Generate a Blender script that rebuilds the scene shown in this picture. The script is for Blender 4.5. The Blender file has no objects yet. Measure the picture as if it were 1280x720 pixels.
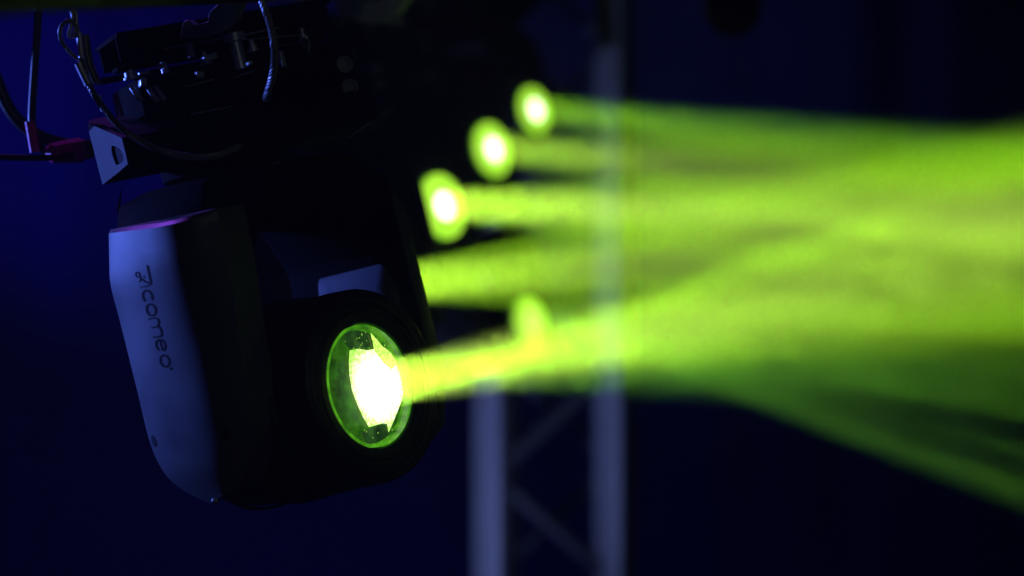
import bpy, bmesh, math, random
from mathutils import Vector, Matrix
random.seed(7)
V = Vector
R = math.radians
scene = bpy.context.scene
COL = scene.collection

# ------------------------------------------------------------------ camera, world, lamps, exposure
CAM = V((0, 0, 3.0))
K = 36.0 / 85.0 / 1280.0
cd = bpy.data.cameras.new('camera')
cd.lens = 85; cd.sensor_width = 36; cd.clip_start = 0.05; cd.clip_end = 100
cd.dof.use_dof = True
cd.dof.focus_distance = 2.93
cd.dof.aperture_fstop = 2.3
cam = bpy.data.objects.new('camera', cd); COL.objects.link(cam)
cam.location = CAM; cam.rotation_euler = (R(90), 0, 0)
scene.camera = cam

w = bpy.data.worlds.new('World'); scene.world = w; w.use_nodes = True
w.node_tree.nodes['Background'].inputs[0].default_value = (0.0, 0.0, 0.004, 1)
w.node_tree.nodes['Background'].inputs[1].default_value = 0.5

scene.view_settings.view_transform = 'Standard'
scene.view_settings.look = 'None'
scene.view_settings.exposure = 0
scene.view_settings.gamma = 1
cy = scene.cycles
cy.use_denoising = True
cy.max_bounces = 4
cy.volume_bounces = 0
cy.transparent_max_bounces = 8
cy.volume_step_rate = 1.0
cy.sample_clamp_indirect = 4

def look_rot(d):
    return V(d).to_track_quat('-Z', 'Y').to_euler()

def lamp(name, typ, loc, aim, power, color, **kw):
    ld = bpy.data.lights.new(name, typ); ld.energy = power; ld.color = color
    for a, b in kw.items(): setattr(ld, a, b)
    o = bpy.data.objects.new(name, ld); COL.objects.link(o)
    o.location = loc; o.rotation_euler = look_rot(V(aim) - V(loc))
    return o

# blue side wash from the left, a little behind the hanging lamp
lamp('blue_side_wash', 'SPOT', (-3.5, 4.25, 3.3), (-0.36, 2.98, 2.98), 680, (0.10, 0.18, 1.0), spot_size=R(20), spot_blend=0.5, shadow_soft_size=0.06)
# purple lamp above and behind on the left
lamp('purple_top_wash', 'SPOT', (-2.2, 5.2, 5.4), (-0.36, 3.0, 3.1), 150, (0.30, 0.07, 1.0), spot_size=R(26), spot_blend=0.5, shadow_soft_size=0.05)
# blue washes on the drape and the tower
lamp('blue_tower_wash', 'SPOT', (-1.5, 5.4, 1.0), (-0.55, 8.15, 2.7), 310, (0.27, 0.36, 1.0), spot_size=R(46), spot_blend=1.0, shadow_soft_size=0.08)
lamp('blue_drape_wash', 'AREA', (-1.3, 9.4, 0.3), (-0.6, 13.0, 2.9), 15, (0.001, 0.012, 1.0), shape='DISK', size=0.6)
lamp('blue_drape_spot', 'SPOT', (-4.5, 10.5, 4.5), (-2.4, 13.0, 3.9), 260, (0.001, 0.012, 1.0), spot_size=R(42), spot_blend=1.0, shadow_soft_size=0.1)

lamp('ambient_fill', 'AREA', (1.0, -2.0, 4.6), (-0.2, 3.5, 3.0), 5, (0.85, 1.0, 0.9), shape='DISK', size=1.5)  # soft fill added behind the camera, stands for room ambience

# ------------------------------------------------------------------ helpers
def P(px, py, d):
    return V(((px - 640) * K * d, d, CAM.z - (py - 360) * K * d))

def ray_plane(px, py, p0, n):
    dr = P(px, py, 1.0) - CAM
    t = (V(p0) - CAM).dot(n) / dr.dot(n)
    return CAM + dr * t

def nrm(x): return V(x).normalized()

def tag(o, label=None, cat=None, group=None, kind=None):
    if label: o['label'] = label
    if cat: o['category'] = cat
    if group: o['group'] = group
    if kind: o['kind'] = kind
    return o

def empty(name, loc, label, cat, group=None):
    o = bpy.data.objects.new(name, None); COL.objects.link(o); o.location = loc
    o.empty_display_size = 0.1
    return tag(o, label, cat, group)

def worldpos(o):
    p = V(o.location)
    return p + worldpos(o.parent) if o.parent else p

class MB:
    def __init__(s): s.v = []; s.f = []
    def quadstrip(s, rings, close=True, cap0=True, cap1=True):
        n = len(rings[0]); b = len(s.v)
        for r in rings: s.v += [tuple(p) for p in r]
        m = n if close else n - 1
        for i in range(len(rings) - 1):
            for j in range(m):
                k = (j + 1) % n
                s.f.append((b + i*n + j, b + i*n + k, b + (i+1)*n + k, b + (i+1)*n + j))
        if cap0: s.f.append(tuple(b + j for j in range(n))[::-1])
        if cap1: s.f.append(tuple(b + (len(rings)-1)*n + j for j in range(n)))
        return s
    def prism(s, pts, vec):
        return s.quadstrip([pts, [V(p) + V(vec) for p in pts]])
    def box(s, c, a, b, d):          # centre + three half vectors
        c, a, b, d = V(c), V(a), V(b), V(d)
        return s.prism([c-a-b-d, c+a-b-d, c+a+b-d, c-a+b-d], 2*d)
    def lathe(s, c, ax, prof, n=48, cap0=True, cap1=True, up=V((0,0,1)), expo=None):
        ax = nrm(ax); x = nrm(ax.cross(up)); y = nrm(x.cross(ax)); rings = []
        for i, (l, r) in enumerate(prof):
            e = expo[i] if expo else 2.0
            rr = []
            for j in range(n):
                a = 2*math.pi*j/n; ca, sa = math.cos(a), math.sin(a)
                q = (abs(ca)**e + abs(sa)**e) ** (-1/e)
                rr.append(V(c) + ax*l + (x*ca + y*sa)*r*q)
            rings.append(rr)
        return s.quadstrip(rings, True, cap0, cap1)
    def tube(s, pts, r, n=12, radii=None):
        pts = [V(p) for p in pts]; rings = []
        t = nrm(pts[1]-pts[0]); u = t.orthogonal().normalized()
        for i, p in enumerate(pts):
            t = nrm(pts[min(i+1, len(pts)-1)] - pts[max(i-1, 0)])
            u = nrm(u - t*u.dot(t)); v = t.cross(u)
            rad = radii[i] if radii else r
            rings.append([p + (u*math.cos(2*math.pi*j/n) + v*math.sin(2*math.pi*j/n))*rad for j in range(n)])
        return s.quadstrip(rings)
    def build(s, name, mat, parent=None, smooth=40, bevel=0, seg=2):
        o0 = worldpos(parent) if parent else V((0,0,0))
        me = bpy.data.meshes.new(name)
        me.from_pydata([tuple(V(p) - o0) for p in s.v], [], s.f)
        bm = bmesh.new(); bm.from_mesh(me)
        bmesh.ops.remove_doubles(bm, verts=bm.verts, dist=1e-6)
        bmesh.ops.recalc_face_normals(bm, faces=bm.faces)
        if bevel:
            ed = [e for e in bm.edges if len(e.link_faces) == 2 and e.calc_face_angle(0) > R(25)]
            bmesh.ops.bevel(bm, geom=ed, offset=bevel, segments=seg, affect='EDGES', profile=0.5)
        bm.to_mesh(me); bm.free()
        if smooth:
            me.polygons.foreach_set('use_smooth', [True]*len(me.polygons))
            me.set_sharp_from_angle(angle=R(smooth))
        me.materials.append(mat)
        o = bpy.data.objects.new(name, me); COL.objects.link(o)
        if parent: o.parent = parent
        return o

def spline(pts, n=8):
    pts = [V(p) for p in pts]; out = []
    for i in range(len(pts)-1):
        p0, p1, p2, p3 = pts[max(i-1,0)], pts[i], pts[i+1], pts[min(i+2, len(pts)-1)]
        for k in range(n):
            t = k/n
            out.append(0.5*((2*p1) + (p2-p0)*t + (2*p0-5*p1+4*p2-p3)*t*t + (3*p1-p0-3*p2+p3)*t**3))
    out.append(pts[-1]); return out

# ------------------------------------------------------------------ materials
def mat(name, col, rough=0.5, metal=0.0, noise=0.25, scale=40, bump=0.0, bscale=600, spec=0.5, emit=None, es=0):
    m = bpy.data.materials.new(name); m.use_nodes = True; nt = m.node_tree; N = nt.nodes; L = nt.links
    b = N['Principled BSDF']; b.inputs['Metallic'].default_value = metal
    b.inputs['Specular IOR Level'].default_value = spec
    tc = N.new('ShaderNodeTexCoord')
    nz = N.new('ShaderNodeTexNoise'); nz.inputs['Scale'].default_value = scale; nz.inputs['Detail'].default_value = 6
    L.new(tc.outputs['Object'], nz.inputs['Vector'])
    rp = N.new('ShaderNodeMapRange'); rp.inputs['To Min'].default_value = 1-noise; rp.inputs['To Max'].default_value = 1+noise
    L.new(nz.outputs['Fac'], rp.inputs['Value'])
    mx = N.new('ShaderNodeVectorMath'); mx.operation = 'SCALE'; mx.inputs[0].default_value = col[:3]
    L.new(rp.outputs['Result'], mx.inputs['Scale']); L.new(mx.outputs['Vector'], b.inputs['Base Color'])
    r2 = N.new('ShaderNodeMapRange'); r2.inputs['To Min'].default_value = max(0.05, rough-0.12); r2.inputs['To Max'].default_value = min(1, rough+0.12)
    L.new(nz.outputs['Fac'], r2.inputs['Value']); L.new(r2.outputs['Result'], b.inputs['Roughness'])
    if bump:
        n2 = N.new('ShaderNodeTexNoise'); n2.inputs['Scale'].default_value = bscale; L.new(tc.outputs['Object'], n2.inputs['Vector'])
        bp = N.new('ShaderNodeBump'); bp.inputs['Strength'].default_value = bump; bp.inputs['Distance'].default_value = 0.0006
        L.new(n2.outputs['Fac'], bp.inputs['Height']); L.new(bp.outputs['Normal'], b.inputs['Normal'])
    return m

M_cover = mat('satin_black_plastic', (0.065, 0.065, 0.07), 0.45, bump=0.25, noise=0.12, scale=18)
M_black = mat('black_powder_coat', (0.005, 0.005, 0.006), 0.85, spec=0.035, bump=0.4, bscale=900)
M_base = mat('base_metal', (0.045, 0.045, 0.05), 0.6, spec=0.15, bump=0.3, bscale=900, noise=0.12)
M_head = mat('black_head_shell', (0.010, 0.010, 0.011), 0.45, spec=0.35, bump=0.3, bscale=900)
M_rub = mat('black_rubber', (0.012, 0.012, 0.012), 0.45)
M_recess_shade = mat('recess_shade_black', (0.012, 0.012, 0.014), 0.8, spec=0.12)  # dark colour standing in for shade in letters and holes
M_steel = mat('steel', (0.5, 0.5, 0.52), 0.4, metal=0.6, scale=90)
M_alu = mat('dull_aluminium', (0.30, 0.30, 0.32), 0.45, metal=0.3, scale=30)
M_clamp = mat('cast_grey', (0.26, 0.27, 0.28), 0.5, metal=0.2, bump=0.3)
M_truss = mat('weathered_truss_tube', (0.035, 0.028, 0.03), 0.6, noise=0.3)
M_coup = mat('zinc_coupler', (0.55, 0.58, 0.55), 0.45, metal=0.2)
M_brace = mat('dark_brace_tube', (0.05, 0.05, 0.056), 0.6)
M_tape = mat('magenta_tape', (0.85, 0.02, 0.30), 0.45)
M_drape = mat('blue_drape', (0.02, 0.02, 0.10), 0.95, noise=0.1, scale=2)
M_sleeve = mat('clear_sleeve', (0.09, 0.10, 0.08), 0.25)

def wire_mat():
    m = bpy.data.materials.new('braided_wire'); m.use_nodes = True; nt = m.node_tree; N = nt.nodes; L = nt.links
    b = N['Principled BSDF']; b.inputs['Base Color'].default_value = (0.22, 0.22, 0.22, 1); b.inputs['Metallic'].default_value = 0.3
    b.inputs['Roughness'].default_value = 0.4
    return m
M_wire = wire_mat()

def emission(name, cols, strength, scale=60, thr=(0.35, 0.65)):
    """a lit optical surface: two emission colours broken up by grain"""
    m = bpy.data.materials.new(name); m.use_nodes = True; nt = m.node_tree; N = nt.nodes; L = nt.links
    out = N['Material Output']; N.remove(N['Principled BSDF'])
    tc = N.new('ShaderNodeTexCoord'); nz = N.new('ShaderNodeTexNoise'); nz.inputs['Scale'].default_value = scale; nz.inputs['Detail'].default_value = 8
    nz.inputs['Roughness'].default_value = 0.65
    L.new(tc.outputs['Object'], nz.inputs['Vector'])
    cr = N.new('ShaderNodeValToRGB'); cr.color_ramp.elements[0].position = thr[0]; cr.color_ramp.elements[1].position = thr[1]
    cr.color_ramp.elements[0].color = (*cols[0], 1); cr.color_ramp.elements[1].color = (*cols[1], 1)
    L.new(nz.outputs['Fac'], cr.inputs['Fac'])
    e = N.new('ShaderNodeEmission'); e.inputs['Strength'].default_value = strength
    g = N.new('ShaderNodeBsdfGlossy'); g.inputs['Roughness'].default_value = 0.15; g.inputs['Color'].default_value = (0.05, 0.05, 0.05, 1)
    ad = N.new('ShaderNodeAddShader')
    L.new(cr.outputs['Color'], e.inputs['Color']); L.new(e.outputs[0], ad.inputs[0]); L.new(g.outputs[0], ad.inputs[1])
    L.new(ad.outputs[0], out.inputs['Surface'])
    return m
M_hot = emission('lamp_image_white_hot', ((1.4, 1.6, 0.95), (1.7, 1.8, 1.4)), 1.0, 120)
def hot_mat():
    m = emission('lamp_image_white_hot', ((0, 0, 0), (1, 1, 1)), 1.0, 260, (0.3, 0.7)); nt = m.node_tree; N = nt.nodes; Lk = nt.links
    cr = [n for n in N if n.type == 'VALTORGB'][0]; e = [n for n in N if n.type == 'EMISSION'][0]; tc = [n for n in N if n.type == 'TEX_COORD'][0]
    vs = N.new('ShaderNodeVectorMath'); vs.operation = 'DISTANCE'; vs.name = 'hot_centre'
    Lk.new(tc.outputs['Object'], vs.inputs[0])
    mr = N.new('ShaderNodeMapRange'); mr.inputs['From Min'].default_value = .022; mr.inputs['From Max'].default_value = .062
    Lk.new(vs.outputs['Value'], mr.inputs['Value'])
    ma = N.new('ShaderNodeMath'); ma.operation = 'MULTIPLY_ADD'; ma.inputs[1].default_value = -0.55; Lk.new(cr.outputs['Color'], ma.inputs[0]); Lk.new(mr.outputs['Result'], ma.inputs[2])
    r2 = N.new('ShaderNodeValToRGB'); el = r2.color_ramp.elements
    el[0].position = 0.0; el[0].color = (1.7, 1.8, 1.4, 1); el[1].position = 0.75; el[1].color = (0.32, 0.95, 0.06, 1)
    x = el.new(0.22); x.color = (1.3, 1.6, 0.8, 1); x = el.new(0.42); x.color = (0.8, 1.3, 0.25, 1)
    Lk.new(ma.outputs[0], r2.inputs['Fac']); Lk.new(r2.outputs['Color'], e.inputs['Color'])
    return m
M_hot = hot_mat()
M_core = emission('lamp_core_white_hot', ((2.6, 3.2, 1.8), (3, 3.4, 2.4)), 1.0, 120)
M_mid = emission('lamp_core_soft', ((0.7, 1.1, 0.14), (0.85, 1.2, 0.2)), 1.0, 60)
M_hotgrain = emission('lamp_image_grain', ((0.38, 0.85, 0.05), (1.3, 2.0, 0.35)), 1.0, 420, (0.4, 0.6))
M_glow = emission('lit_lens_green', ((0.004, 0.022, 0.002), (0.05, 0.24, 0.008)), 1.0, 30, (0.38, 0.75))
M_glowrim = emission('lit_lens_edge', ((0.012, 0.10, 0.003), (0.10, 0.42, 0.012)), 1.0, 60)
M_glowdark = emission('lit_lens_dim', ((0.006, 0.020, 0.006), (0.02, 0.07, 0.012)), 1.0, 70)
M_discbright = emission('lens_disc_bright', ((0.42, 1.0, 0.03), (0.62, 1.2, 0.08)), 1.0, 30)
M_dust = emission('glowing_dust', ((0.25, 0.6, 0.05), (0.5, 0.9, 0.12)), 1.0, 60)  # specks emit on their own, in place of lamp light on dust

def glass_mat():
    m = bpy.data.materials.new('coated_lens_glass'); m.use_nodes = True; nt = m.node_tree; N = nt.nodes; L = nt.links
    out = N['Material Output']; N.remove(N['Principled BSDF'])
    t = N.new('ShaderNodeBsdfTransparent'); g = N.new('ShaderNodeBsdfGlossy'); g.inputs['Roughness'].default_value = 0.04
    g.inputs['Color'].default_value = (0.5, 0.9, 0.6, 1)
    fr = N.new('ShaderNodeFresnel'); fr.inputs['IOR'].default_value = 1.45
    mx = N.new('ShaderNodeMixShader'); L.new(fr.outputs[0], mx.inputs[0]); L.new(t.outputs[0], mx.inputs[1]); L.new(g.outputs[0], mx.inputs[2])
    L.new(mx.outputs[0], out.inputs['Surface'])
    return m
M_glass = glass_mat()

# ------------------------------------------------------------------ the moving head (built once, then copied)
U = nrm((-0.225, 0.0, 0.974))                 # the lamp's own up
Lx = V((0.765, -0.615, 0.0)); Lx.z = -(U.x*Lx.x)/U.z; L = nrm(Lx)   # lens axis, square to U
D = L.copy()
T = nrm(U.cross(L))                           # tilt axis, near arm to far arm
A0 = P(215, 450, 2.88)                        # middle of the near arm, inner plane
WY = 0.37                                     # yoke width
PIV = A0 + T*(WY/2)
# choose pivot so that the lens centre is seen at its place
LENS_C = ray_plane(467, 481, PIV + L*0.17, L)
PIVC = LENS_C - L*0.17
B1 = nrm((0.88, 0.42, 0.203)); B1 = nrm(B1 - U*B1.dot(U)); B2 = nrm(U.cross(B1))

ROOT = P(300, 190, 3.02)
GRP = 'moving head lights hanging in a row from the truss'
fx = empty('moving_head_light', ROOT, 'large sharp moving head light hanging in the foreground, lettering on its blue-lit side', 'stage light', GRP)

# near arm cover --------------------------------------------------
def arm_pt(px, py, h): return ray_plane(px, py, A0 - T*h, T)
ST = [  # rear, bevel, facet mid, ridge, front shoulder, front edge ; h values
 ((138,287),(142,286),(174,281),(205,279),(242,270),(271,260), .002,.006,.019,.036,.031,.002),
 ((136,292),(141,291),(174,287),(206,284),(243,274),(272,264), .004,.014,.030,.045,.032,.002),
 ((137,348),(146,347),(182,342),(217,338),(255,330),(284,322), .002,.014,.030,.045,.030,.0),
 ((149,398),(160,397),(196,391),(229,386),(265,377),(291,368), .002,.014,.030,.045,.030,.0),
 ((162,450),(172,449),(208,442),(241,436),(274,427),(299,419), .002,.014,.030,.045,.030,.0),
 ((175,503),(183,502),(220,494),(253,487),(285,478),(307,470), .002,.013,.028,.042,.028,.0),
 ((185,545),(193,543),(229,535),(261,528),(292,519),(313,511), .002,.012,.026,.038,.025,.0),
 ((195,573),(203,570),(237,562),(266,556),(295,549),(315,543), .002,.010,.023,.033,.022,.0),
 ((210,597),(217,594),(246,586),(270,581),(295,575),(312,570), .002,.009,.019,.026,.018,.0),
 ((232,615),(238,612),(258,605),(275,600),(292,596),(304,593), .001,.006,.013,.017,.012,.0),
 ((262,629),(265,627),(273,622),(281,618),(289,614),(294,612), .000,.003,.006,.008,.006,.0),
]
def dens(a, n=3):   # catmull between stations
    rows = []
    def row(i): return [c for p in a[i][:6] for c in p] + list(a[i][6:])
    rs = [row(i) for i in range(len(a))]
    for i in range(len(rs)-1):
        p0, p1, p2, p3 = rs[max(i-1, 0)], rs[i], rs[i+1], rs[min(i+2, len(rs)-1)]
        if i <= 1: p0 = p1; p3 = p2
        for k in range(n):
            t = k/n
            rows.append([0.5*((2*b)+(c-a_)*t+(2*a_-5*b+4*c-d)*t*t+(3*b-a_-3*c+d)*t**3) for a_, b, c, d in zip(p0, p1, p2, p3)])
    rows.append(rs[-1]); return rows
rings = []
for r in dens(ST, 4):
    pts = [arm_pt(r[2*i], r[2*i+1], r[12+i]) for i in range(6)]
    # round the ridge: slide extra points
    q = pts[:3] + [pts[2].lerp(pts[3], .55), pts[2].lerp(pts[3], .8)*.55 + pts[3].lerp(pts[4], .2)*.45, pts[3].lerp(pts[4], .3)*.8 + pts[2].lerp(pts[3], .8)*.2, pts[3].lerp(pts[4], .6)] + pts[4:]
    k_ = min(1, max(.3, (r[3] - 290)/150))
    for _ in range(9):
        q = q[:2] + [q[i].lerp((q[i-1]+q[i+1])/2, .8*k_) for i in range(2, len(q)-1)] + q[-1:]
    back = [p + T*0.045 for p in (q[-1], q[0])]
    rings.append(q + back)
m = MB(); m.quadstrip(rings)
cover = m.build('arm_cover', M_cover, fx, smooth=28)
tag(cover, label='outer arm cover with dark flat lettering, lit blue')

# lettering on the rear facet: flat dark strokes stand in for engraved shade
def facet(px, py):
    # height of the facet at this pixel from the stations
    rows = ST
    best = None
    for i in range(1, len(rows)-1):
        a, b = rows[i], rows[i+1]
        ya = a[1][1]; yb = b[1][1]
        if ya <= py + (px-160)*0.13 <= yb:
            t = (py + (px-160)*0.13 - ya)/(yb-ya)
            x1 = a[1][0]*(1-t)+b[1][0]*t; x3 = a[3][0]*(1-t)+b[3][0]*t
            h1 = a[7]*(1-t)+b[7]*t; h3 = a[9]*(1-t)+b[9]*t
            s = (px-x1)/(x3-x1); return arm_pt(px, py, h1+(h3-h1)*s + 0.0006)
    return arm_pt(px, py, .03)
def glyph_frame(c0):
    """reading direction runs down the arm, letter tops point right"""
    ox, oy = c0
    rd = V((math.sin(R(15)), math.cos(R(15)), 0))      # reading dir in picture
    tp = V((math.cos(R(10)), -math.sin(R(10)), 0))         # letter up in picture
    return lambda x, y: (ox + rd.x*x + tp.x*y, oy + rd.y*x + tp.y*y)
_g = glyph_frame((168.5, 338.0))
G0 = lambda x, y: _g(x*1.19, y*.95)
def arc(cx, cy, rx, ry, a0, a1, n=14): return [(cx+rx*math.cos(R(a0+(a1-a0)*i/n)), cy+ry*math.sin(R(a0+(a1-a0)*i/n))) for i in range(n+1)]
strokes = []
# first sign: long top bar turning down at its right end, small ring with a tail under it
strokes += [([(-3,17.5),(3,17),(17,16)], 1.5), ([(17.5,16),(18.5,10),(18.5,1)], .8), (arc(5,2.2,2.6,2.6,0,360), 1.0), ([(7,4),(10,5),(12,7.5),(14,10),(17,15.5)], 1.25), ([(10,5),(13,1.5)], 1.0), ([(9.5,9),(7,10)], .7)]
def c_(x): return [(arc(x+7.5,7.2,6.6,6.0,48,312,18), 1.55)]
def o_(x): return [(arc(x+6.5,7.2,6.2,5.8,0,360,22), 1.5)]
strokes += c_(22.0) + o_(37.5)
x = 53
strokes += [([(x,0),(x,9)], .8), ([(x,9),(x+1.5,12.2),(x+5,13),(x+8,11),(x+9.5,9.6)], 1.4), ([(x+9.5,9.6),(x+9.5,1)], .8), ([(x+9.5,9.6),(x+11,12.2),(x+15,13),(x+19,12),(x+20,9)], 1.5), ([(x+20,9),(x+20,0)], .9)]
x = 76
strokes += [(arc(x+6.5,7.2,6.2,5.8,-40,-345,20), 1.45), ([(x+.6,7.6),(x+12.4,7.8)], 1.1)]
strokes += o_(93.0)
strokes += [(arc(108.5,12.5,.9,.9,0,360,8), .9)]
from mathutils.bvhtree import BVHTree
_o = worldpos(fx)
bvh = BVHTree.FromPolygons([v.co + _o for v in cover.data.vertices], [tuple(p.vertices) for p in cover.data.polygons])
def on_cover(px, py):
    d = (P(px, py, 1.0) - CAM).normalized()
    h = bvh.ray_cast(CAM, d)
    return (h[0] - d*.0007) if h[0] else arm_pt(px, py, .03)
m = MB()
for st, wd in strokes:
    st = [tuple(V(st[i]).lerp(V(st[i+1]), k/3)) for i in range(len(st)-1) for k in range(3)] + [st[-1]] if len(st) < 12 else st
    n = len(st); P3 = [G0(*p) for p in st]; base = len(m.v); W = 5
    for i in range(n):
        a = P3[max(i-1,0)]; b = P3[min(i+1,n-1)]
        dx, dy = b[0]-a[0], b[1]-a[1]; l = math.hypot(dx,dy) or 1
        nx, ny = -dy/l*wd*.85, dx/l*wd*.85
        for k in range(W):
            q = 1 - 2*k/(W-1); m.v.append(tuple(on_cover(P3[i][0]+nx*q, P3[i][1]+ny*q)))
    for i in range(n-1):
        for k in range(W-1):
            m.f.append((base+i*W+k, base+(i+1)*W+k, base+(i+1)*W+k+1, base+i*W+k+1))
m.build('lettering', M_recess_shade, cover, smooth=0)
for (px, py) in ((192.5, 551), (282, 542)):
    h = bvh.ray_cast(CAM, (P(px, py, 1.0) - CAM).normalized()); nn = h[1] if h[1].dot(CAM - h[0]) > 0 else -h[1]
    MB().lathe(h[0], nn, [(-.002, .0072), (.0005, .0072), (.0006, .0066), (.0004, .0003)], 24, up=U).build('screw_hole_shade', M_recess_shade, cover)  # flat dark discs painted for the shade in screw holes
c = arm_pt(268, 628, .010); MB().lathe(c, nrm(-T-U), [(-.003,.004),(.001,.004),(.0015,.002)], 12).build('screw', M_steel, cover)

# yoke frame: an inverted U in the T-U plane, as deep as the arms --------------
yo = A0 + T*0.045
def yk(s, t, u): return yo + T*s + D*t + U*u
s0, s1 = 0.0, WY - 0.045
zt = (P(290, 214, 2.98) - yo).dot(U)     # top of the yoke under the base
za = 0.145                                 # where the arms start
prof = [(s0, -.10), (s0, za+.03), (s0-.012, zt-.055), (s0+.006, zt-.012), (s0+.05, zt), (s1-.06, zt), (s1-.015, zt-.03), (s1+.012, za+.03), (s1+.012, -.14),
        (s1-.05, -.14), (s1-.05, za-.07), (s1-.085, za-.005), (s0+.085, za-.005), (s0+.05, za-.06), (s0+.05, -.10)]
m = MB(); m.prism([yk(s, -.088, u) for s, u in prof], D*.158)
m.build('yoke', M_black, fx, smooth=30, bevel=.006)
# inner panel of the far arm (catches the side light) and its outer cover
fa = yo + T*(s1 - .052)
pp = [(-.036, .064), (.084, .064), (.100, .028), (.100, -.13), (-.036, -.13)]
r0 = [fa + D*a + U*b for a, b in pp]
r1 = [fa - T*.012 + D*(a*.9) + U*(b-.035 if b > 0 else b) for a, b in pp]
o = MB().quadstrip([r0, r1]).build('inner_arm_panel', M_base, fx, smooth=25, bevel=.006, seg=3)
fo = yo + T*(s1 + .012)
pr = [(-.092,.16),(.052,.165),(.068,.13),(.072,-.10),(.05,-.17),(0,-.20),(-.06,-.17),(-.092,-.10)]
o = MB().quadstrip([[fo + D*a + U*b for a, b in pr], [fo + T*.03 + D*a*.9 + U*b*.95 for a, b in pr]]).build('arm_cover', M_cover, fx, smooth=25, bevel=.004)
tag(o, label='outer cover of the far arm, in shade')

# head ------------------------------------------------------------
prof = [(-.112,.04,2.3), (-.110,.065,2.5), (-.10,.085,2.6), (-.08,.100,2.7), (-.05,.112,2.8), (-.02,.118,2.8), (.03,.120,2.8), (.07,.121,2.4), (.095,.1205,2.1), (.11,.119,2.0)]
m = MB(); m.lathe(PIVC, L, [(a,b) for a,b,c in prof], 64, up=U, expo=[c for a,b,c in prof])
head = m.build('head', M_head, fx, smooth=35)
for l in (-.02, .045):
    MB().lathe(PIVC, L, [(l,.1205),(l+.003,.1235),(l+.008,.1235),(l+.011,.1205)], 64, up=U, expo=[2.9]*4, cap0=False, cap1=False).build('seam', M_head, head)
for a in (35, 80, 145, 215, 325):
    x = nrm(L.cross(U)); y = nrm(x.cross(L)); c = PIVC + L*.055 + (x*math.cos(R(a)) + y*math.sin(R(a)))*.121
    MB().lathe(c, nrm(x*math.cos(R(a)) + y*math.sin(R(a))), [(-.002,.004),(.001,.004),(.0016,.002)], 12).build('screw', M_steel, head)
# front ring with stepped grooves around a recessed lens
rp = [(.105,.117),(.120,.119),(.150,.118),(.158,.1155),(.160,.112),(.158,.1095),(.1585,.108),(.1605,.106),(.1585,.1035),(.156,.102),(.1575,.100),(.158,.097),(.1555,.095),(.1555,.0925),(.1575,.091),(.158,.088),(.156,.084),(.1565,.0815),(.154,.0765),(.120,.075),(.120,.117)]
MB().lathe(PIVC + L*.012, L, rp, 80, up=U, cap0=False, cap1=False).build('front_ring', M_head, head, smooth=50)
for a in ():
    x = nrm(L.cross(U)); y = nrm(x.cross(L)); c = PIVC + L*.171 + (x*math.cos(R(a)) + y*math.sin(R(a)))*.099
    MB().lathe(c, L, [(-.002,.003),(.0006,.003),(.001,.0015)], 10).build('screw', M_steel, head)
# tilt hubs
MB().lathe(PIVC - T*(.10), -T, [(0,.06),(.055,.058)], 40, up=U).build('tilt_hub', M_black, head)
MB().lathe(PIVC + T*(.10), T, [(0,.06),(.055,.058)], 40, up=U).build('tilt_hub', M_black, head)
# lens: cavity, glowing rear glass, hot lamp image, clear front glass
x_ = nrm(L.cross(U)); y_ = nrm(x_.cross(L))
lens = MB().lathe(PIVC, L, [(.150,.0735),(.1505,.0715),(.151,.0)], 72, up=U, cap1=False).build('lens', M_glow, head)
MB().lathe(PIVC, L, [(.1515,.0735),(.164,.0745),(.166,.0725),(.160,.0700),(.1525,.0690)], 72, up=U, cap0=False, cap1=False).build('lens_edge', M_glowrim, lens, smooth=60)
def lp(px, py, l): return ray_plane(px, py, PIVC + L*l, L)
hot = [(437,438),(447,436),(458,438),(468,436),(478,434),(488,441),(496,452),(503,464),(505,478),(503,497),(497,512),(491,527),(485.5,540),(484,530),(479,529),(471,531),(461,534),(453,520),(446,504),(440,488),(437,470),(436,452)]
M_hot.node_tree.nodes['hot_centre'].inputs[1].default_value = lp(472, 484, .1535) - ROOT
MB().prism([lp(a,b,.1535) for a,b in hot], L*.001).build('lamp_image', M_hot, lens, smooth=0)
gr = [(463,416),(470,424),(478,433),(487,440),(497,454),(489,462),(478,452),(468,438),(466,428)]
MB().prism([lp(a,b,.1548) for a,b in gr], L*.0006).build('lamp_image', M_hotgrain, lens, smooth=0)
dk = [(433,414),(444,404),(457,402),(463,416),(466,432),(452,436),(437,436),(430,428)]
MB().prism([lp(a,b,.1518) for a,b in dk], L*.0006).build('prism_facet', M_glowdark, lens, smooth=0)
dk = [(452,540),(462,536),(472,532),(482,531),(485,542),(483,556),(468,560),(456,552)]
MB().prism([lp(a,b,.1518) for a,b in dk], L*.0006).build('prism_facet', M_glowdark, lens, smooth=0)
m = MB()
for i in range(90):
    a = random.uniform(0, 2*math.pi); r = .070*math.sqrt(random.uniform(.3, 1)); s = random.uniform(.0003, .0009)
    c = PIVC + L*.1665 + (x_*math.cos(a) + y_*math.sin(a))*r
    if (c - PIVC).dot(x_) > 0.03: continue
    m.prism([c + (x_*math.cos(q) + y_*math.sin(q)*random.uniform(.6,2.2))*s for q in (0, 1.6, 3.1, 4.7)], L*.0002)
d_ = m.build('dust_speck', M_dust, lens, smooth=0); d_['kind'] = 'stuff'
MB().lathe(PIVC, L, [(.160,.0735),(.166,.0730),(.1685,.06),(.1695,.03),(.170,.001)], 72, up=U, cap0=False).build('front_glass', M_glass, lens)

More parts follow.
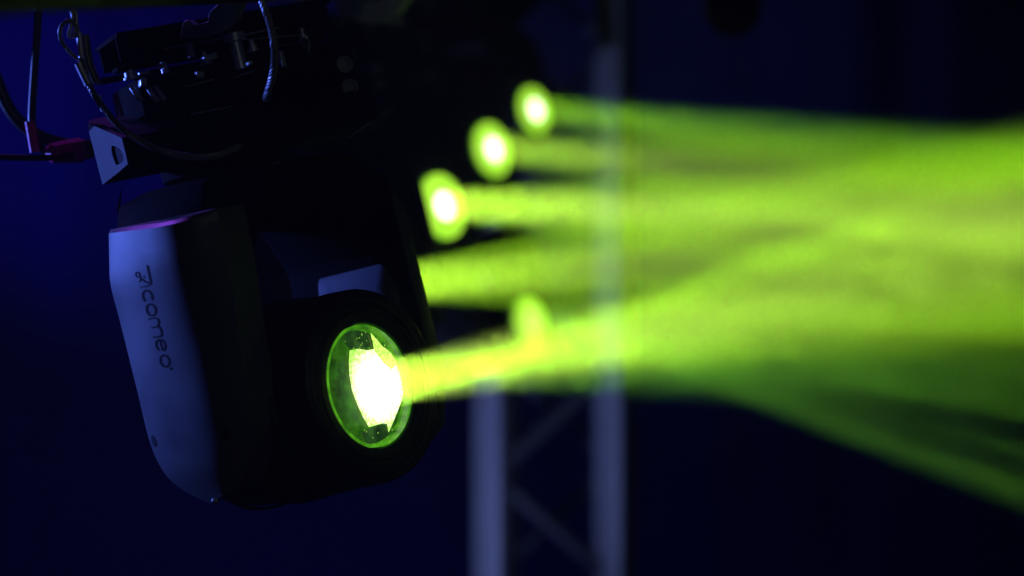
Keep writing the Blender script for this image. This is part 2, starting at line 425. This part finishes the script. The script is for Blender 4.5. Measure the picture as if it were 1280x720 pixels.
# base --------------------------------------------------------------
bp0 = P(128, 232, 3.02)
def bpl(px, py, off=0.0): return ray_plane(px, py, bp0 + B1*off, B1)
sec = [(108,153),(152,172.5),(160,205),(133,229),(128,231)]
secp = [bpl(a,b,.004) for a,b in sec]
m = MB(); m.prism(secp, B1*.335)
body = m.build('base', M_black, fx, smooth=30, bevel=.003)
# lit end plate with a D-shaped hand hole
ring = [bpl(a,b) for a,b in [(108,153),(130,162.8),(152,172.5),(156,188),(160,205),(146,217),(128,231),(121.5,205),(115,179)]]
hole = [bpl(a,b) for a,b in [(139,182),(145,183),(150.5,187),(154,193),(154.5,201),(150,205),(145,206.5),(142,199),(139.5,190)]]
# match ordering by angle around hole centre
hc = sum(hole, V())/len(hole); e1 = nrm(B2); e2 = nrm(U)
ang = lambda p: math.atan2((p-hc).dot(e2), (p-hc).dot(e1))
def resample(poly, n=36):
    out = []
    for k in range(n):
        a = -math.pi + 2*math.pi*(k+.5)/n; dx, dy = math.cos(a), math.sin(a); best = None
        for i in range(len(poly)):
            p, q = poly[i]-hc, poly[(i+1) % len(poly)]-hc
            px_, py_, qx, qy = p.dot(e1), p.dot(e2), q.dot(e1), q.dot(e2)
            den = dx*(qy-py_) - dy*(qx-px_)
            if abs(den) < 1e-12: continue
            t = (px_*(qy-py_) - py_*(qx-px_))/den; s = (px_*dy - py_*dx)/den
            if t > 0 and -1e-6 <= s <= 1+1e-6 and (best is None or t > best): best = t
        out.append(hc + (e1*dx + e2*dy)*best)
    return out
O, H = resample(ring), resample(hole)
m = MB()
n = len(O); th = B1*.0035
m.v += [tuple(p) for p in O+H] + [tuple(p+th) for p in O+H]
for i in range(n):
    k = (i+1) % n
    m.f += [(i,k,n+k,n+i), (2*n+i,3*n+i,3*n+k,2*n+k), (i,2*n+i,2*n+k,k), (n+i,n+k,3*n+k,3*n+i)]
ep = m.build('end_plate', M_base, fx, smooth=20); tag(ep, label='blue-lit end plate with a hand hole')
MB().prism([p + B1*.0037 + (p-hc)*.02 for p in H], -B1*.0002).build('hand_hole_shade', M_recess_shade, ep, smooth=0)  # dark sheet in place of the shade inside the hole
# sloping lip above the end plate
tp_ = [bpl(108,152.3), bpl(152,172), bpl(158,170), bpl(157,166), bpl(122,148)]
lip = [bpl(108,152), bpl(152,171.6)] ; up2 = [bpl(152,160,.03), bpl(113,145,.03)]
MB().prism([bpl(108,152.5),bpl(152,172),bpl(153,168,.012),bpl(120,148,.012)], B1*.012).build('end_lip', M_base, fx, smooth=20)
# upper housing and the bracket plates that carry the clamp
ub = bp0 + B1*.155 + U*.115 + B2*.095
def bb(s, t, u): return bp0 + B1*s + B2*t + U*u      # base frame: along, away, up
def bbox(mb, s0, s1_, t0, t1, u0, u1):
    return mb.box(bb((s0+s1_)/2, (t0+t1)/2, (u0+u1)/2), B1*(s1_-s0)/2, B2*(t1-t0)/2, U*(u1-u0)/2)
m = MB(); bbox(m, .055, .33, -.06, .06, .070, .118)
m.build('upper_housing', M_black, fx, bevel=.004)
m = MB(); bbox(m, .302, .336, -.085, .02, .02, .112); m.build('connector_panel', M_black, fx, bevel=.004)
for i, (u_) in enumerate((.085, .055)):
    m = MB().lathe(bb(.318, -.086, u_), -B2, [(0,.011),(.006,.011),(.006,.008),(.002,.008)], 20); m.build('socket', M_clamp, fx)
MB().box(bb(.318,-.0865,.03), B1*.01, B2*.001, U*.006).build('label_plate', M_clamp, fx)
for (s_, u_) in ((.06,.128), (.06,.150)):
    pass
for t_ in (-.045, .035):
    m = MB(); bbox(m, .035, .315, t_-.012, t_+.012, .130, .136); m.build('clamp_bracket', M_black, fx, bevel=.0015)
    m = MB(); bbox(m, .045, .33, t_-.002, t_+.002, .142, .172); m.build('clamp_bracket', M_black, fx, bevel=.001)
m = MB(); bbox(m, .045, .335, -.055, .050, .172, .178); m.build('clamp_bracket', M_black, fx, bevel=.001)
for (s_, t_, u_, r_) in ((.052,-.052,.121,.008), (.098,-.050,.118,.006), (.150,-.056,.122,.006), (.215,-.056,.128,.006), (.285,-.056,.130,.006)):
    m = MB().lathe(bb(s_, t_, u_), U, [(-.003,r_*1.3),(0,r_*1.3),(0,r_),(.006,r_),(.006,r_*.5),(.014,r_*.5),(.0145,r_*.1)], 16)
    m.build('bolt', M_steel, fx)
for (s_, t_, u_) in ((.045,-.066,.098), (.066,-.064,.094), (.075,-.064,.094)):
    m = MB().tube(spline([bb(s_, t_, u_+.008), bb(s_+.002, t_-.004, u_), bb(s_+.007, t_-.003, u_-.010)], 5), .0035, 10)
    m.build('latch_lever', M_steel, fx)
MB().tube([bb(.012,-.03,.108), bb(.014,-.032,.088)], .0035, 10).build('latch_pin', M_steel, fx)
for s_ in (.100, .150, .20):
    MB().tube([bb(s_,-.055,.148), bb(s_+.055,-.056,.150)], .0012, 6).build('bracket_edge', M_alu, fx)
# pan bearing bolts under the base
for (px, py) in ((191,247),(270,221)):
    c = P(px, py, 2.965); MB().lathe(c, nrm(-V((0,1,0))+U*.2), [(-.003,.0052),(.002,.0052),(.003,.003)], 14).build('bolt', M_steel, fx)
pb = bp0 + B1*.165 + B2*.02
MB().lathe(pb + U*.035, -U, [(0,.078),(.045,.078),(.048,.07)], 48).build('pan_bearing', M_black, fx)

for k, (px, py, w_, h_, mt, nm) in enumerate([(238,64,3,8,M_alu,'lock_lever_glint'),(262,72,9,4,M_alu,'lock_plate_glint'),(249,94,5,4,M_alu,'lock_block_glint'),(312,79,3,2.5,M_steel,'lock_stud'),(203,81,3.5,3,M_steel,'lock_stud'),(178,103,4,6,M_steel,'lock_stud'),(179,92,7,2,M_steel,'washer'),(382,48,2.5,2.5,M_steel,'lock_stud'),(385,60,1.2,8,M_alu,'lock_lever_glint'),(352,75,3,10,M_alu,'lock_block_glint')]):  # small metal bits, several added to stand for blurry highlight patches
    c = P(px, py, 2.985); kk = K*2.985
    a_ = nrm(B1 + U*(.25*math.sin(k*2.1))); u_ = nrm(U - a_*U.dot(a_)); b_ = a_.cross(u_)
    MB().box(c, a_*w_*kk, u_*h_*kk, b_*.006).build(nm, mt, fx, bevel=.0012)
for (a_, b_) in (((292,97),(318,88)),((232,108),(268,99)),((300,50),(372,44)),((238,143),(290,133)),((435,173),(462,153)),((205,238),(240,228)),((300,216),(350,203))):  # thin pale strips drawn as highlights along the edges
    MB().tube([P(*a_, 2.975), P(*b_, 2.975)], .0009, 6).build('edge_highlight', M_alu, fx)

# clamp hook on the truss tube ------------------------------------------------
TUBE0 = P(312, -22, 3.04)                    # tube centre over the lamp
tv = nrm((0.27, 4.9, 0.62))                  # truss direction
def clamp(parent):
    ca = nrm(B1 - tv*B1.dot(tv)); cu = nrm(U - tv*U.dot(tv)); cu = nrm(cu - ca*cu.dot(ca))
    jaw = [(225,48),(226,38),(229,28),(234,24.5),(243,31),(260,27.5),(261,16),(271,6),(276,-6),(277,-30),(285,-52),(300,-62),(326,-62),(340,-48),(332,-40),(320,-45),(308,-44),(302,-34),(306,-12),(303,6),(297,22),(285,36),(268,44),(250,47)]
    pts = [P(a, b, 2.99) for a, b in jaw]
    MB().prism(pts, tv*.034).build('clamp', M_clamp, parent, smooth=30, bevel=.0015)
    MB().prism([p.lerp(P(278,20,2.99), .35) - tv*.0 for p in pts[16:]] + [P(262,30,2.99)], -tv*.0015).build('clamp_web', M_clamp, parent, smooth=30)
    MB().lathe(P(292,42,3.01), -U, [(0,.014),(.01,.014),(.01,.008),(.045,.008)], 16).build('clamp_bolt', M_steel, parent)
    MB().tube([TUBE0 + ca*.058 + cu*.03, TUBE0 + ca*.062 - cu*.02], .006, 10).build('wing_bolt', M_steel, parent)
clamp(fx)

# ------------------------------------------------------------------ beams: real narrow lamps inside each head
GREEN = (0.43, 1.0, 0.012)
PALE = (0.66, 1.0, 0.12)
DEEP = (0.29, 1.0, 0.035)
SUB = []
def beam(parent, start, aim, power, rad=.02, spread=2.0, col=None):
    ld = bpy.data.lights.new('beam_lamp', 'AREA'); ld.shape = 'DISK'; ld.size = rad*2; ld.spread = R(spread)
    ld.energy = power; ld.color = col or GREEN
    o = bpy.data.objects.new('beam_lamp', ld); COL.objects.link(o)
    o.parent = parent; o.location = V(start) - worldpos(parent); o.rotation_euler = look_rot(V(aim) - V(start))
    return o
BP = 7.6

def beam_target(px, py, s):
    """a point seen at px,py that lies where a head aimed like the others throws its light"""
    d = s.y; x = s.x
    # lens axis in plan: (0.765,-0.615)
    q = (px-640)*K
    t = (q*d - x)/(0.765 + 0.615*q)
    return P(px, py, d - 0.615*t)

LC = PIVC + L*.180
def fan(parent, c, specs):
    """specs: (start offset px right/down at the lens, end x, end y, power, radius, spread)"""
    for (oy, ex, ey, pw, rad, sp, *cl) in specs:
        s = c + U*oy
        beam(parent, s, beam_target(ex, ey, s), pw*BP, rad, sp, cl[0] if cl else None)

fan(fx, LC - U*.002, [
    (+.018, 1280, 415, .75, .018, 3.0),
    (+.010, 1280, 375, .70, .020, 4.6),
    (-.002, 1280, 300, .9, .021, 7),
    (-.018, 1280, 215, 1.1, .016, 3.0),
    (+.000, 1280, 320, 2.7, .028, 11.0, PALE),
    (+.016, 1280, 470, .40, .020, 5.0, DEEP),
])

# ------------------------------------------------------------------ copies of the head along the truss
def children(o): return [c for c in bpy.data.objects if c.parent == o and c.type == 'MESH']
def copy_tree(o, parent=None):
    c = o.copy(); COL.objects.link(c)
    if parent: c.parent = parent
    for ch in children(o): copy_tree(ch, c)
    return c
CORE = MB()
specs = [
    # lens px, py, depth, label, beams
    (497, 356, 4.3, 'dark moving head light mostly hidden behind the foreground light, beam emerging beside its yoke',
        [(0,1280,190,2.2,.038,2.8),(0,1280,395,1.5,.036,3.0),(0,1280,300,1.1,.036,3),(0,1280,280,1.6,.038,7,PALE)]),
    (553, 258, 5.4, 'blurred moving head light just right of the foreground light, largest green disc in the row',
        [(0,1280,215,2.2,.038,3.6),(0,1280,365,1.6,.036,2.8),(0,1280,290,1.2,.036,2.6),(0,1280,275,3.2,.038,7,PALE)]),
    (615, 187, 6.6, 'blurred moving head light glowing green, middle disc of the three in the rising row',
        [(0,1280,190,1.6,.042,2.8),(0,1280,320,1.4,.040,2.8),(0,1280,250,1.4,.040,7,PALE)]),
    (668, 138, 7.8, 'blurred moving head light glowing green, farthest and highest disc of the rising row',
        [(0,1280,188,1.1,.042,3.0,DEEP),(0,1280,245,1.2,.042,3.4),(0,1280,212,.8,.042,6)]),
]
def face_disc(root, c, rad=.0735, core_r=.032, ax=L, cm=None):
    """what a head aimed near the camera shows: a glaring lens with a white-hot core"""
    o = MB().lathe(c, ax, [(-.004,rad),(.0,rad),(.001,.0)], 40, cap1=False).build('lens_glare', M_discbright, root)
    if core_r:
        MB().lathe(c, ax, [(.003,core_r),(.006,core_r*.8),(.007,0.0005)], 24).build('lamp_core', cm or M_core, o)
for (px, py, d, lab, bm_) in specs:
    r = copy_tree(fx)
    delta = P(px, py, d) - LENS_C
    r.location = fx.location + delta
    r['label'] = lab
    if px > 520: face_disc(r, LENS_C + delta + L*.004)
    fan(r, LC + delta + L*.01, bm_)

def turned(loc_px, d, rz, label, tilt=0):
    r = copy_tree(fx)
    rot = Matrix.Rotation(R(rz), 3, 'Z') @ Matrix.Rotation(R(tilt), 3, 'Y')
    off = rot @ (LENS_C - ROOT)
    r.rotation_euler = rot.to_euler()
    r.location = P(*loc_px, d) - off
    r['label'] = label
    return r, rot
r5, rot5 = turned((663, 402), 7.0, 0, 'small blurred moving head light glowing green behind the foreground beam, in front of the tower', 0)
r5['group'] = 'moving head lights beside the tower'
c5 = P(663, 402, 7.0)
face_disc(r5, c5 + L*.004, core_r=.036, rad=.07, cm=M_mid)
fan(r5, c5 + L*.02, [(+.01,1280,616,.85,.040,2.8,DEEP),(-.01,1280,512,.60,.036,2.4,DEEP),(0,1280,566,.36,.036,2.4,DEEP),(0,1280,462,.45,.036,2.6,DEEP),(.01,1280,395,1.4,.045,4.0)])

# ------------------------------------------------------------------ truss overhead
tr = empty('lighting_truss', TUBE0, 'grey tube truss rising away above the stage lights, blurred along the top left edge', 'truss')
a, b = TUBE0 - tv*1.6, TUBE0 + tv*6.2
MB().tube([a, b], .025, 24).build('chord', M_truss, tr)
side = nrm(tv.cross(U)); upv = nrm(side.cross(tv))
MB().tube([a + side*.26, b + side*.26], .025, 24).build('chord', M_truss, tr)
MB().tube([a + side*.13 + upv*.24, b + side*.13 + upv*.24], .025, 24).build('chord', M_truss, tr)
for i in range(26):
    p = a + tv*(.15 + i*.3)
    q = p + tv*.15
    MB().tube([p, q + side*.13 + upv*.24], .009, 10).build('brace', M_truss, tr)
    MB().tube([q + side*.13 + upv*.24, p + tv*.3 + side*.26], .009, 10).build('brace', M_truss, tr)
    MB().tube([p, p + side*.26 + tv*.15], .009, 10).build('brace', M_truss, tr)

cc = TUBE0 + tv*((4.3-3.04)/tv.y) + V((.012, 0, -.004))
pc = empty('pipe_coupler', cc, 'blurred grey pipe coupler at the top edge, right of the short steel cable', 'coupler')
MB().lathe(cc - tv*.03, tv, [(0,.032),(0,.066),(.01,.072),(.05,.072),(.06,.066),(.06,.032)], 32, cap0=False, cap1=False).build('collar', M_coup, pc, smooth=30)
MB().box(cc + V((.085,-.01,.0)), V((.022,0,.012)), V((0,.016,0)), V((-.006,0,.014))).build('lug', M_coup, pc, bevel=.003)
MB().lathe(cc + V((.045,-.03,-.068)), V((.3,-1,-.1)), [(0,.012),(.012,.012),(.014,.004)], 12).build('bolt', M_alu, pc)

# ------------------------------------------------------------------ tower
tw = empty('truss_tower', P(690, 700, 8.2), 'tall blue-lit box truss tower standing behind the green beams', 'truss tower')
cw = .052
ca_, sa_ = math.cos(R(-58)), math.sin(R(-58))
ex = V((ca_, -sa_, 0)); ey = V((sa_, ca_, 0))          # turned square chords: left face lit, right face in shade
C_L, C_R = P(618, 360, 8.15), P(768, 360, 8.25)
back = V((.02, .42, 0))
cs = [C_L, C_R, C_L + back, C_R + back]
for c in cs:
    c0 = V((c.x, c.y, 0.0)); MB().box(c0 + V((0,0,2.6)), ex*cw, ey*cw, V((0,0,2.6))).build('chord', M_alu, tw, bevel=.006)
for i in range(14):
    z0 = .15 + i*.37
    a0, a1 = (C_L, C_R) if i % 2 == 0 else (C_R, C_L)
    MB().tube([V((a0.x, a0.y, z0)), V((a1.x, a1.y, z0+.37))], .026, 12).build('brace', M_brace, tw)
    MB().tube([V((a1.x, a1.y, z0)) + back, V((a0.x, a0.y, z0+.37)) + back], .018, 12).build('brace', M_brace, tw)

# dark lamp body hanging at the top right
c6 = P(917, 18, 5.4)
hb = empty('hanging_stage_light', c6, 'dark blurred lamp housing hanging down from the top edge, right of the tower', 'stage light')
MB().lathe(c6 + V((0,0,.14)), V((0,0,-1)), [(0,.05),(.06,.062),(.11,.064),(.14,.061),(.165,.052),(.182,.036),(.19,.012)], 32, up=V((0,1,0))).build('housing', M_black, hb)
MB().lathe(c6 + V((0,0,.45)), V((0,0,-1)), [(0,.02),(.30,.02)], 16, up=V((0,1,0))).build('stem', M_black, hb)
MB().box(c6 + V((-.055,0,.06)), V((.012,0,0)), V((0,.02,0)), V((0,0,.07))).build('lit_edge_strip', M_brace, hb, bevel=.003)  # lighter strip added to imitate the housing's lit left edge

# ------------------------------------------------------------------ safety cables
def cable(name, pts, r, m, label, cat, twist=True, n=8):
    pts = spline(pts, n)
    mb = MB()
    if twist:
        # seven-strand rope: six strands wound round the path
        L_ = [0]
        for i in range(1, len(pts)): L_.append(L_[-1] + (pts[i]-pts[i-1]).length)
        tot = L_[-1]; steps = int(tot/.0025); fine = []
        j = 0
        for k in range(steps+1):
            s = tot*k/steps
            while j < len(L_)-2 and L_[j+1] < s: j += 1
            t = (s-L_[j])/max(1e-9, L_[j+1]-L_[j]); fine.append(pts[j].lerp(pts[j+1], min(1, t)))
        u = nrm(fine[1]-fine[0]).orthogonal().normalized(); frames = []
        for i, p in enumerate(fine):
            t = nrm(fine[min(i+1, len(fine)-1)]-fine[max(i-1,0)]); u = nrm(u-t*u.dot(t)); frames.append((p, u, t.cross(u)))
        for q in range(6):
            path = []
            for i, (p, a, b) in enumerate(frames):
                an = q*math.pi/3 + i*.0025/(r*7)*2*math.pi
                path.append(p + (a*math.cos(an)+b*math.sin(an))*r*.62)
            mb.tube(path, r*.38, 6)
    else:
        mb.tube(pts, r, 14)
    return mb
sc_ = empty('safety_cable', P(90, 20, 2.86), 'braided steel safety cable with an eye loop hanging across the lamp base', 'cable')
d0 = 2.84
cable('', [P(102,74,d0), P(112,107,d0), P(128,133,d0), P(155,163,d0), P(198,187,d0), P(240,196,d0), P(272,194,d0+.01), P(300,183,d0+.04)], .0042, M_wire, '', '').build('wire', M_wire, sc_)
cable('', [P(103,76,d0), P(90,68,d0), P(79,55,d0), P(75,42,d0), P(78,31,d0), P(88,26,d0), P(96,33,d0), P(98,48,d0), P(103,72,d0)], .003, M_wire, '', '').build('eye_loop', M_wire, sc_)
MB().tube([P(98,79,d0), P(111,106,d0)], .0052, 16).build('ferrule', M_steel, sc_, smooth=40)
MB().tube(spline([P(99,40,d0-.004), P(100,52,d0-.004), P(102,72,d0-.004)]), .0035, 10).build('thimble', M_steel, sc_)
MB().tube(spline([P(106,44,d0+.01), P(108,62,d0+.01), P(112,82,d0+.01), P(121,104,d0+.01)]), .0055, 12).build('sleeve', M_sleeve, sc_)
MB().tube(spline([P(89,14,d0), P(91,20,d0), P(89,32,d0), P(86,44,d0), P(91,46,d0), P(95,32,d0), P(95,16,d0), P(89,12,d0)]), .0022, 10).build('snap_hook', M_steel, sc_)
s2 = empty('safety_cable', P(326, -20, 2.86), 'short braided steel cable curving down over the clamp bracket', 'cable')
cable('', [P(318,-30,d0+.03), P(328,2,d0+.02), P(338,32,d0+.02), P(343,62,d0+.02), P(341,92,d0+.03), P(332,124,d0+.07)], .0048, M_wire, '', '').build('wire', M_wire, s2)

# black leads left of the base -------------------------------------------------
def lead(pts, r, label, tape=None):
    o = MB().tube(spline(pts), r, 16).build('power_cable', M_rub); tag(o, label, 'cable'); return o
q = 3.12
lead([P(48,-30,q), P(47,30,q), P(43,90,q), P(40,150,q), P(46,178,q), P(62,192,q), P(84,190,q)], .0052, 'thin black lead hanging straight down left of the lamp base')
lead([P(-30,20,q+.03), P(-8,90,q+.03), P(14,140,q+.03), P(45,168,q+.03), P(80,180,q+.03), P(108,183,q+.03)], .0085, 'thick black cable sagging from the left edge towards the lamp base')
lead([P(-30,195,q-.02), P(20,197,q-.02), P(64,197,q-.02), P(92,194,q-.02)], .0042, 'thin black lead running level from the left edge into the magenta-taped plug')
pg = empty('power_plug', P(90,188,3.12), 'cable plug wrapped in magenta tape beside the lamp base', 'plug')
a_, b_ = P(60,192,3.1), P(106,187,3.14)
ax = nrm(b_-a_); ln = (b_-a_).length
MB().lathe(a_, ax, [(0,.006),(.004,.0125),(ln*.45,.0150),(ln*.88,.0165),(ln*.90,.0155)], 8).build('tape_wrap', M_tape, pg, smooth=25)
MB().lathe(a_+ax*ln*.90, ax, [(0,.013),(.012,.013),(.006,.011),(.010,.011)], 20).build('plug_nose', M_rub, pg)
MB().lathe(P(37,152,3.11), nrm(P(43,188,3.11)-P(37,152,3.11)), [(0,.0062),(.04,.0062)], 12).build('tape_band', M_tape, pg)

# ------------------------------------------------------------------ drape behind everything
m = MB(); n = 260; rows = []
for k in range(2):
    rows.append([V((-9 + 18*i/(n-1), 13.0 + 0.015*math.sin(i*.9) + .01*math.sin(i*.37+1), -1.0 + 8.5*k)) for i in range(n)])
m.quadstrip(rows, False, False, False)
dr = m.build('backdrop_wall', M_drape); tag(dr, kind='structure', label='dark navy drape across the back of the stage')

# ------------------------------------------------------------------ haze
m = MB().box((0, 6.0, 3.1), (6.2, 0, 0), (0, 7.6, 0), (0, 0, 4.6))
hz = bpy.data.materials.new('haze'); hz.use_nodes = True
N = hz.node_tree.nodes; N.remove(N['Principled BSDF'])
pv = N.new('ShaderNodeVolumePrincipled'); pv.inputs['Color'].default_value = (0.9, 0.9, 0.9, 1)
pv.inputs['Density'].default_value = 0.011; pv.inputs['Anisotropy'].default_value = 0.65
hz.node_tree.links.new(pv.outputs[0], N['Material Output'].inputs['Volume'])
ho = m.build('haze', hz, smooth=0); tag(ho, kind='stuff', label='thin stage haze filling the air')

# ------------------------------------------------------------------ thicker curls of smoke where the beams cross
m = MB().box((.32, 2.62, 3.02), (.50, 0, 0), (0, .36, 0), (0, 0, .24))
sm = bpy.data.materials.new('smoke'); sm.use_nodes = True
nt = sm.node_tree; N = nt.nodes; Lk = nt.links; N.remove(N['Principled BSDF'])
pv = N.new('ShaderNodeVolumePrincipled'); pv.inputs['Color'].default_value = (0.9, 0.9, 0.9, 1); pv.inputs['Anisotropy'].default_value = 0.65
tc = N.new('ShaderNodeTexCoord'); mp = N.new('ShaderNodeMapping'); mp.inputs['Scale'].default_value = (2.2, 2.6, 4.0); mp.inputs['Rotation'].default_value = (0, R(25), R(20))
nz = N.new('ShaderNodeTexNoise'); nz.inputs['Scale'].default_value = 7.5; nz.inputs['Detail'].default_value = 5; nz.inputs['Roughness'].default_value = 0.65; nz.inputs['Distortion'].default_value = 2.0
Lk.new(tc.outputs['Object'], mp.inputs['Vector']); Lk.new(mp.outputs['Vector'], nz.inputs['Vector'])
mr = N.new('ShaderNodeMapRange'); mr.inputs['From Min'].default_value = 0.57; mr.inputs['From Max'].default_value = 0.70; mr.inputs['To Min'].default_value = 0; mr.inputs['To Max'].default_value = 0.048
Lk.new(nz.outputs['Fac'], mr.inputs['Value']); Lk.new(mr.outputs['Result'], pv.inputs['Density']); Lk.new(pv.outputs[0], N['Material Output'].inputs['Volume'])
so = m.build('smoke', sm, smooth=0); tag(so, kind='stuff', label='thin curls of smoke drifting through the crossing beams')
